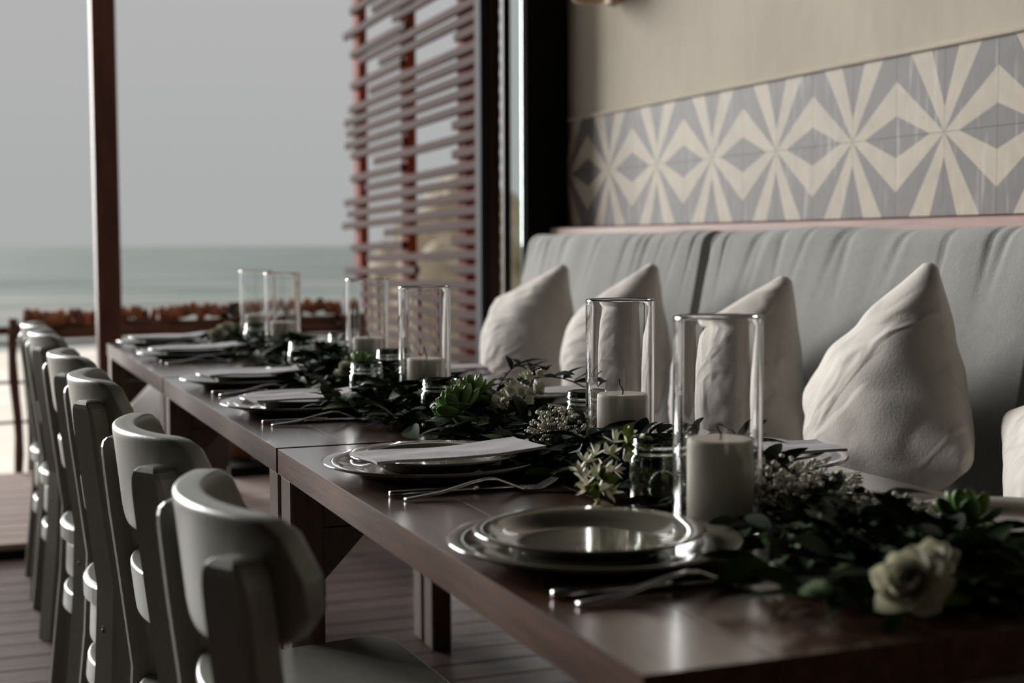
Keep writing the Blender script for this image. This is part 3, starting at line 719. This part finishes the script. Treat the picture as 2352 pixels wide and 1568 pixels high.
for i, (x, y) in enumerate(HP):
    tag(link('hurricane_glass', hur_me, None, (x, y, TZ)), 'tall clear glass cylinder around a candle, %s' % ('nearest the camera' if i == 0 else 'farthest from the camera' if i == 5 else ORD[i] + ' of six'), 'candle holder', 'glass candle cylinders')
    c = thing('candle', (x + 0.004, y, TZ + 0.0083), 'thick ivory pillar candle in the %s glass cylinder' % ORD[i], 'candle', 'pillar candles')
    link('wax', wax_me, c)
    wv = [(0, 0, 0.096), (0.001, 0, 0.104), (-0.002 + random.uniform(-0.003, 0.001), 0.001, 0.114), (-0.005, 0.001, 0.122 if i in (1, 2) else 0.115)]
    link('wick', tube_me('wick', wv, 0.0011, MT['wick'], 6), c)

# ------------------------------------------------------------------ jars
jp = [(0, 0), (0.030, 0), (0.0345, 0.004), (0.0356, 0.0095), (0.0358, 0.014), (0.0358, 0.054), (0.0356, 0.059), (0.0345, 0.066), (0.0318, 0.0705), (0.0318, 0.0725), (0.0338, 0.0738), (0.0338, 0.0755), (0.0315, 0.077), (0.0315, 0.0805), (0.0328, 0.082), (0.0328, 0.0838), (0.0312, 0.085), (0.0312, 0.0905), (0.0305, 0.0925), (0.029, 0.0905), (0.0288, 0.072), (0.0318, 0.064), (0.0328, 0.055), (0.0328, 0.016), (0.0326, 0.011), (0.031, 0.007), (0, 0.006)]
jar_me = lathe_me('body', jp, MT['jar_glass'], 64)
def oval():
    pts = []
    for k in range(29):
        a = 2 * pi * k / 28; h = 0.018 * cos(a); th_ = h / 0.036; z = 0.034 + 0.021 * sin(a)
        pts.append((0.0362 * cos(th_), 0.0362 * sin(th_), z))
    return tube_me('embossed_oval', pts, 0.0011, MT['jar_glass'], 6)
oval_me = oval()
JP = [(0.822, 1.602, 'glass jar with embossed oval beside the nearest candle'), (0.969, 2.144, 'glass jar behind the second nearest candle'),
      (0.815, 2.44, 'glass jar beside the green succulent'), (0.79, 2.84, 'glass jar left of the third nearest candle'),
      (0.94, 3.17, 'glass jar half hidden between two middle candles'), (0.815, 3.525, 'glass jar on the far table near the chair side plates'),
      (0.985, 3.80, 'glass jar on the far table toward the bench'), (0.873, 4.40, 'small glass jar between the two farthest candles')]
for i, (x, y, lab) in enumerate(JP):
    j = thing('glass_jar', (x, y, TZ), lab, 'jar', 'screw top glass jars', rz=0)
    link('body', jar_me, j)
    link('embossed_oval', oval_me, j, (0, 0, 0), (0, 0, -pi / 2 - 0.5 + random.uniform(-0.3, 0.3)))

# ------------------------------------------------------------------ greenery
def leaf_me(name, L, W, m, fold=0.25, curl=0.25):
    ks = [0, 0.12, 0.3, 0.5, 0.7, 0.88, 1.0]; ws = [0.12, 0.55, 0.92, 1.0, 0.8, 0.42, 0.03]
    v = []; f = []
    for t, w_ in zip(ks, ws):
        x = t * L; z = -curl * L * t * t; hw = W / 2 * w_
        v += [(x, -hw, z + fold * hw), (x, 0, z), (x, hw, z + fold * hw)]
    for i in range(6):
        a = i * 3; f += [(a, a + 3, a + 4, a + 1), (a + 1, a + 4, a + 5, a + 2)]
    return mesh(name, v, f, m, True)
LM = [leaf_me('leaf', 0.058, 0.020, MT['leaf_a']), leaf_me('leaf', 0.045, 0.024, MT['leaf_a'], 0.3, 0.15), leaf_me('leaf', 0.05, 0.028, MT['leaf_b'], 0.2, 0.3),
      leaf_me('leaf', 0.038, 0.014, MT['leaf_b'], 0.3, 0.1), leaf_me('leaf', 0.042, 0.022, MT['leaf_c'], 0.2, 0.2), leaf_me('leaf', 0.064, 0.017, MT['leaf_a'], 0.3, 0.35)]
ZONES = [(0.925, 1.45, 0.085), (0.96, 1.30, 0.06), (0.815, 2.32, 0.05), (0.865, 2.40, 0.035), (0.91, 2.30, 0.055), (0.76, 1.67, 0.05), (0.86, 2.02, 0.05), (0.845, 3.08, 0.04), (0.80, 3.02, 0.03), (0.80, 0.99, 0.06)]
KEEP = [(x, y, 0.060) for x, y in HP] + [(x, y, 0.043) for x, y, _ in JP]
def free(x, y, extra=0.0): return all((x - a) ** 2 + (y - b) ** 2 > (r + extra) ** 2 for a, b, r in KEEP)
GP = [(0.83, 0.99), (0.89, 1.2), (0.93, 1.4), (0.925, 1.6), (0.89, 1.8), (0.88, 2.1), (0.86, 2.4), (0.86, 2.7), (0.87, 3.0), (0.88, 3.4), (0.89, 3.8), (0.90, 4.2), (0.90, 4.75)]
def gx(y):
    for (a, b), (c, d_) in zip(GP[:-1], GP[1:]):
        if y <= d_: return a + (c - a) * (y - b) / (d_ - b)
    return GP[-1][0]
def leaf_rot(az, el, roll_): return Matrix.Rotation(az, 4, 'Z') @ Matrix.Rotation(-el, 4, 'Y') @ Matrix.Rotation(roll_, 4, 'X')
def garland(y0, y1, label, nleaf, nstuff, hw, hh):
    g = thing('leaf_garland', (gx((y0 + y1) / 2), (y0 + y1) / 2, TZ), label, 'garland', 'leafy garlands down the tables')
    O = Vector(g.location)
    for k in range(3):
        pts = []
        n = 16
        for i in range(n + 1):
            y = y0 + (y1 - y0) * i / n; pts.append(Vector((gx(y) + 0.03 * sin(y * 9 + k * 2) + (k - 1) * 0.03, y, TZ + 0.012 + 0.008 * (1 + sin(y * 13 + k)))))
        pts = [p for p in pts]
        link('stem', tube_me('stem', [p - O for p in pts], 0.0028, MT['stem'], 6), g)
    def one():
        for _ in range(40):
            y = random.uniform(y0 + 0.03, y1 - 0.03); a = random.gauss(0, 0.5)
            x = gx(y) + max(-1, min(1, a)) * hw * (1.35 if y < 1.22 else 1); az = random.uniform(0, 2 * pi)
            tip = Vector((x + 0.045 * cos(az), y + 0.045 * sin(az)))
            if free(x, y) and free(tip.x, tip.y) and all((x - a_) ** 2 + (y - b_) ** 2 > c_ * c_ and (tip.x - a_) ** 2 + (tip.y - b_) ** 2 > (c_ * 0.7) ** 2 for a_, b_, c_ in ZONES): break
        else: return None
        t = max(0, 1 - abs(x - gx(y)) / hw)
        z = TZ + 0.012 + random.uniform(0, 1) ** 1.2 * hh * (0.35 + 0.65 * t)
        el = random.uniform(-0.15, 0.75) if z > TZ + 0.03 else random.uniform(0.02, 0.4)
        return Vector((x, y, z)), leaf_rot(az, el, random.uniform(-0.7, 0.7)), random.uniform(0.75, 1.25)
    for i in range(nleaf):
        r = one()
        if not r: continue
        p, q, s = r
        o = link('leaf', random.choices(LM, (5, 4, 3, 2, 2, 4))[0], g)
        o.matrix_local = Matrix.Translation(p - O) @ q @ Matrix.Scale(s, 4)
    v = []; f = []; mi = []
    for i in range(nstuff):
        r = one()
        if not r: continue
        p, q, s = r
        L = random.choice(LM); k = [MT['leaf_a'], MT['leaf_b'], MT['leaf_c']].index(L.materials[0])
        T = Matrix.Translation(p - O) @ q @ Matrix.Scale(s, 4); o_ = len(v)
        v += [T @ x.co for x in L.vertices]
        for pl in L.polygons: f.append(tuple(a + o_ for a in pl.vertices)); mi.append(k)
    tag(link('foliage', mesh('foliage', v, f, mats=[MT['leaf_a'], MT['leaf_b'], MT['leaf_c']], mi=mi, smooth=True), g), kind='stuff')
    return g
garland(1.0, 2.315, 'dark leafy garland along the table nearest the camera', 280, 1300, 0.12, 0.045)
garland(2.335, 3.66, 'dark leafy garland along the middle table', 290, 1100, 0.14, 0.06)
garland(3.69, 4.82, 'dark leafy garland along the far table at the sea end', 220, 700, 0.13, 0.06)

# a leafy sprig arching up out of the garland, and smaller ones
def sprig(base, az, L, rise, n, lab, leaf=0):
    s = thing('leafy_sprig', base, lab, 'sprig', 'leafy sprigs standing out of the garland')
    pts = []
    for i in range(11):
        t = i / 10; pts.append(Vector((cos(az) * L * t, sin(az) * L * t, rise * sin(t * 2.2) - 0.02 * t)))
    link('stem', tube_me('stem', pts, 0.0014, MT['stem'], 5), s)
    for i in range(n):
        t = 0.25 + 0.75 * i / (n - 1); p = pts[min(10, int(t * 10))]
        side = 1 if i % 2 else -1
        o = link('leaf', LM[leaf], s)
        o.matrix_local = Matrix.Translation(p) @ leaf_rot(az + side * random.uniform(0.5, 1.1), random.uniform(0.1, 0.9), random.uniform(-0.5, 0.5)) @ Matrix.Scale(random.uniform(0.7, 1.0), 4)
sprig((0.89, 2.46, TZ + 0.03), -0.35, 0.20, 0.075, 17, 'dark leafy sprig arching up behind the white blossoms', 0)
sprig((0.93, 2.50, TZ + 0.03), 0.5, 0.13, 0.085, 12, 'small leafy sprig standing up behind the green succulent', 5)
sprig((0.86, 1.86, TZ + 0.03), 0.0, 0.16, 0.04, 11, 'leafy sprig lying before the second nearest candle', 1)
sprig((0.905, 1.56, TZ + 0.03), 0.9, 0.12, 0.06, 10, 'leafy sprig curving beside the nearest candle', 5)
sprig((0.70, 2.55, TZ + 0.02), 2.2, 0.10, 0.04, 8, 'leafy sprig hanging beside the third nearest plate', 2)
sprig((0.87, 3.60, TZ + 0.03), 0.3, 0.12, 0.07, 10, 'leafy sprig among the jars on the far table', 1)
sprig((0.84, 4.72, TZ + 0.03), 1.2, 0.12, 0.10, 12, 'tall leafy sprig beside the farthest candle', 1)

# succulent rosettes: each fleshy leaf its own piece
def fleshy(L, W, T, m, name='succulent_leaf'):
    secs = []
    for t, w_ in ((0, 0.35), (0.25, 0.7), (0.55, 1.0), (0.78, 0.95), (0.92, 0.6), (1.0, 0.12)):
        s_ = []
        for k in range(8):
            a = 2 * pi * k / 8; s_.append((t * L, cos(a) * W / 2 * w_, sin(a) * T / 2 * w_ + 0.22 * L * t * t))
        secs.append(s_)
    v, f = loft(secs); return mesh(name, v, f, m, True)
fl_me = fleshy(0.05, 0.026, 0.011, MT['succulent'])
def succulent(loc, s, tilt, n, lab):
    t = thing('succulent', loc, lab, 'succulent', 'green succulents in the garland')
    t.rotation_euler = tilt
    for i in range(n):
        a = i * 2.39996; k = i / (n - 1)
        o = link('succulent_leaf', fl_me, t)
        el = 1.35 - 1.25 * k
        o.matrix_local = Matrix.Translation((0, 0, 0.012 * s * (1 - k))) @ leaf_rot(a, el, 0) @ Matrix.Translation((0.006, 0, 0)) @ Matrix.Scale(s * (0.55 + 0.5 * k), 4)
succulent((0.815, 2.33, TZ + 0.045), 0.92, (-0.75, -0.35, 0.3), 48, 'large green succulent rosette beside the white blossoms')
succulent((0.865, 2.40, TZ + 0.062), 0.8, (-0.5, 0.2, 0.9), 24, 'smaller green succulent rosette behind the large one')
succulent((0.845, 3.08, TZ + 0.06), 0.75, (-0.5, 0.1, 0.2), 24, 'green succulent in front of the fourth candle')
succulent((0.99, 1.22, TZ + 0.035), 0.8, (-0.4, 0.3, 0.1), 22, 'dark green succulent by the nearest bench side plate')

pet_me = leaf_me('petal', 0.022, 0.020, MT['petal'], 0.45, -0.35)
petg_me = leaf_me('petal', 0.018, 0.016, MT['petal_green'], 0.5, -0.5)
pets_me = leaf_me('petal', 0.02, 0.008, MT['petal'], 0.4, -0.1)
def facing(loc, up=0.55):
    v_ = Vector((0, 0, CAM_Z)) - Vector(loc); v_.normalize(); v_ = (v_ + Vector((-0.1, 0.15, up))).normalized()
    return v_.to_track_quat('Z', 'Y').to_euler()
def flower(loc, s, tilt, n, lab, green=0.25, spiky=False):
    t = thing('white_flower', loc, lab, 'flower', 'white flowers in the garland'); t.rotation_euler = facing(loc)
    for i in range(n):
        a = i * 2.39996; k = (i + 0.5) / n
        el = 1.45 - 1.5 * k
        o = link('petal', petg_me if k < green else (pets_me if spiky else pet_me), t)
        o.matrix_local = Matrix.Translation((0, 0, 0.010 * s * (1 - k))) @ leaf_rot(a + random.uniform(-0.2, 0.2), el + random.uniform(-0.15, 0.15), random.uniform(-0.3, 0.3)) @ Matrix.Scale(s * (0.6 + 0.55 * k), 4)
    for k in range(3):
        o = link('sepal', LM[3], t); o.matrix_local = Matrix.Translation((0, 0, -0.004)) @ leaf_rot(k * 2.1, -0.1, 0) @ Matrix.Scale(0.8 * s, 4)
def raceme(a, b, lab, big, n=13, r=0.02):
    a = Vector(a); b = Vector(b); t = thing('white_flower', a, lab, 'flower', 'white flowers in the garland')
    ax = b - a; zq = ax.to_track_quat('Z', 'Y').to_matrix().to_4x4()
    link('stem', tube_me('stem', [(0, 0, 0), ax * 0.5, ax], 0.002, MT['stem'], 6), t)
    for i in range(n):
        k = i / (n - 1); an = i * 2.39996; rr = r * (1 - 0.55 * k)
        c = ax * (0.05 + 0.95 * k) + (zq @ Vector((cos(an), sin(an), 0.35)).to_4d()).to_3d() * rr
        od = ((zq @ Vector((cos(an), sin(an), 0.6 + k)).to_4d()).to_3d() + Vector((0, 0, 0.4))).normalized()
        q = od.to_track_quat('Z', 'Y').to_matrix().to_4x4()
        for j in range(7 if big else 6):
            el = 0.35 + (0.7 if j % 2 else 0.0)
            o = link('petal', (pet_me if big else pets_me) if (k < 0.8 or big) else petg_me, t)
            o.matrix_local = Matrix.Translation(c) @ q @ leaf_rot(j * 2 * pi / 6 + i, el + random.uniform(-0.2, 0.2), random.uniform(-0.3, 0.3)) @ Matrix.Scale(random.uniform(0.75, 1.0) * (0.85 if big else 1.0), 4)
raceme((0.868, 2.27, TZ + 0.03), (0.905, 2.30, TZ + 0.075), 'white ruffled blossom touching the large succulent', True, 12, 0.024)
raceme((0.915, 2.31, TZ + 0.05), (0.955, 2.34, TZ + 0.095), 'white ruffled blossom highest in the cluster by the succulent', True, 10, 0.022)
raceme((0.735, 1.66, TZ + 0.025), (0.80, 1.63, TZ + 0.085), 'spiky cream flower left of the jar with embossed oval', False, 16, 0.02)
raceme((0.745, 1.62, TZ + 0.02), (0.725, 1.57, TZ + 0.045), 'lower spiky cream flower beside the second nearest plate', False, 9, 0.016)
flower((0.765, 1.01, TZ + 0.035), 1.5, (-0.9, -0.6, 0), 44, 'large white flower with green heart at the bottom right', 0.28)
flower((0.805, 1.035, TZ + 0.045), 1.1, (-0.5, 0.3, 0), 30, 'smaller white flower beside the green hearted one', 0.0)
flower((0.775, 4.50, TZ + 0.045), 1.4, (-0.3, 0.0, 0), 24, 'small white flower at the far end of the garland', 0.0)
flower((0.82, 4.60, TZ + 0.055), 1.4, (-0.3, 0.0, 0), 26, 'pale cream flower beside the farthest candle', 0.3)
flower((0.80, 3.02, TZ + 0.052), 1.3, (-0.6, -0.2, 0), 28, 'pale green white flower beside the middle succulent', 0.5)

def dried(loc, s, lab):
    t = thing('dried_flower', loc, lab, 'flower')
    dm = leaf_me('bract', 0.018, 0.013, MT['dried'], 0.4, -0.6)
    for i in range(26):
        a = i * 2.39996; k = i / 25; o = link('bract', dm, t); o.matrix_local = leaf_rot(a, 1.4 - 1.5 * k, 0) @ Matrix.Scale(s * (0.7 + 0.4 * k), 4)
    t.rotation_euler = (-0.9, -0.3, 0)
dried((0.85, 2.25, TZ + 0.042), 1.1, 'brownish dried bloom between the succulent and white blossoms')

def breath(loc, rx, ry, rz_, n, lab, s=0.0033):
    t = thing('babys_breath', loc, lab, 'flowers', 'sprays of tiny white blossoms')
    bm = bmesh.new(); sv = []; sf = []
    for i in range(n):
        while True:
            p = Vector((random.uniform(-1, 1), random.uniform(-1, 1), random.uniform(0, 1)))
            if p.length < 1: break
        q = Vector((p.x * rx, p.y * ry, p.z * rz_ + 0.012))
        if not free(loc[0] + q.x, loc[1] + q.y, -0.004): continue
        k = s * random.uniform(0.7, 1.25)
        bmesh.ops.create_icosphere(bm, subdivisions=1, radius=k, matrix=Matrix.Translation(q) @ Matrix.Diagonal((1, 1, 0.75, 1)))
        if i % 2 == 0: add(sv, sf, *tube([(q.x * 0.2, q.y * 0.2, 0), (q.x * 0.7, q.y * 0.7, q.z * 0.6), tuple(q)], 0.0006, 4, False))
    me = bpy.data.meshes.new('blossoms'); bm.to_mesh(me); bm.free(); me.materials.append(MT['breath'])
    tag(link('blossoms', me, t), kind='stuff'); tag(link('stems', mesh('stems', sv, sf, MT['stem'], True), t), kind='stuff')
breath((0.865, 2.02, TZ + 0.02), 0.055, 0.06, 0.055, 170, 'spray of tiny white blossoms left of the second nearest candle')
breath((0.925, 1.45, TZ + 0.005), 0.09, 0.12, 0.065, 420, 'large spray of tiny white blossoms right of the nearest candle', 0.0036)
breath((0.96, 1.30, TZ + 0.01), 0.06, 0.09, 0.04, 130, 'spray of tiny blossoms by the nearest bench side plate')
breath((0.93, 2.86, TZ + 0.02), 0.04, 0.05, 0.085, 90, 'spray of tiny blossoms behind the third nearest candle')
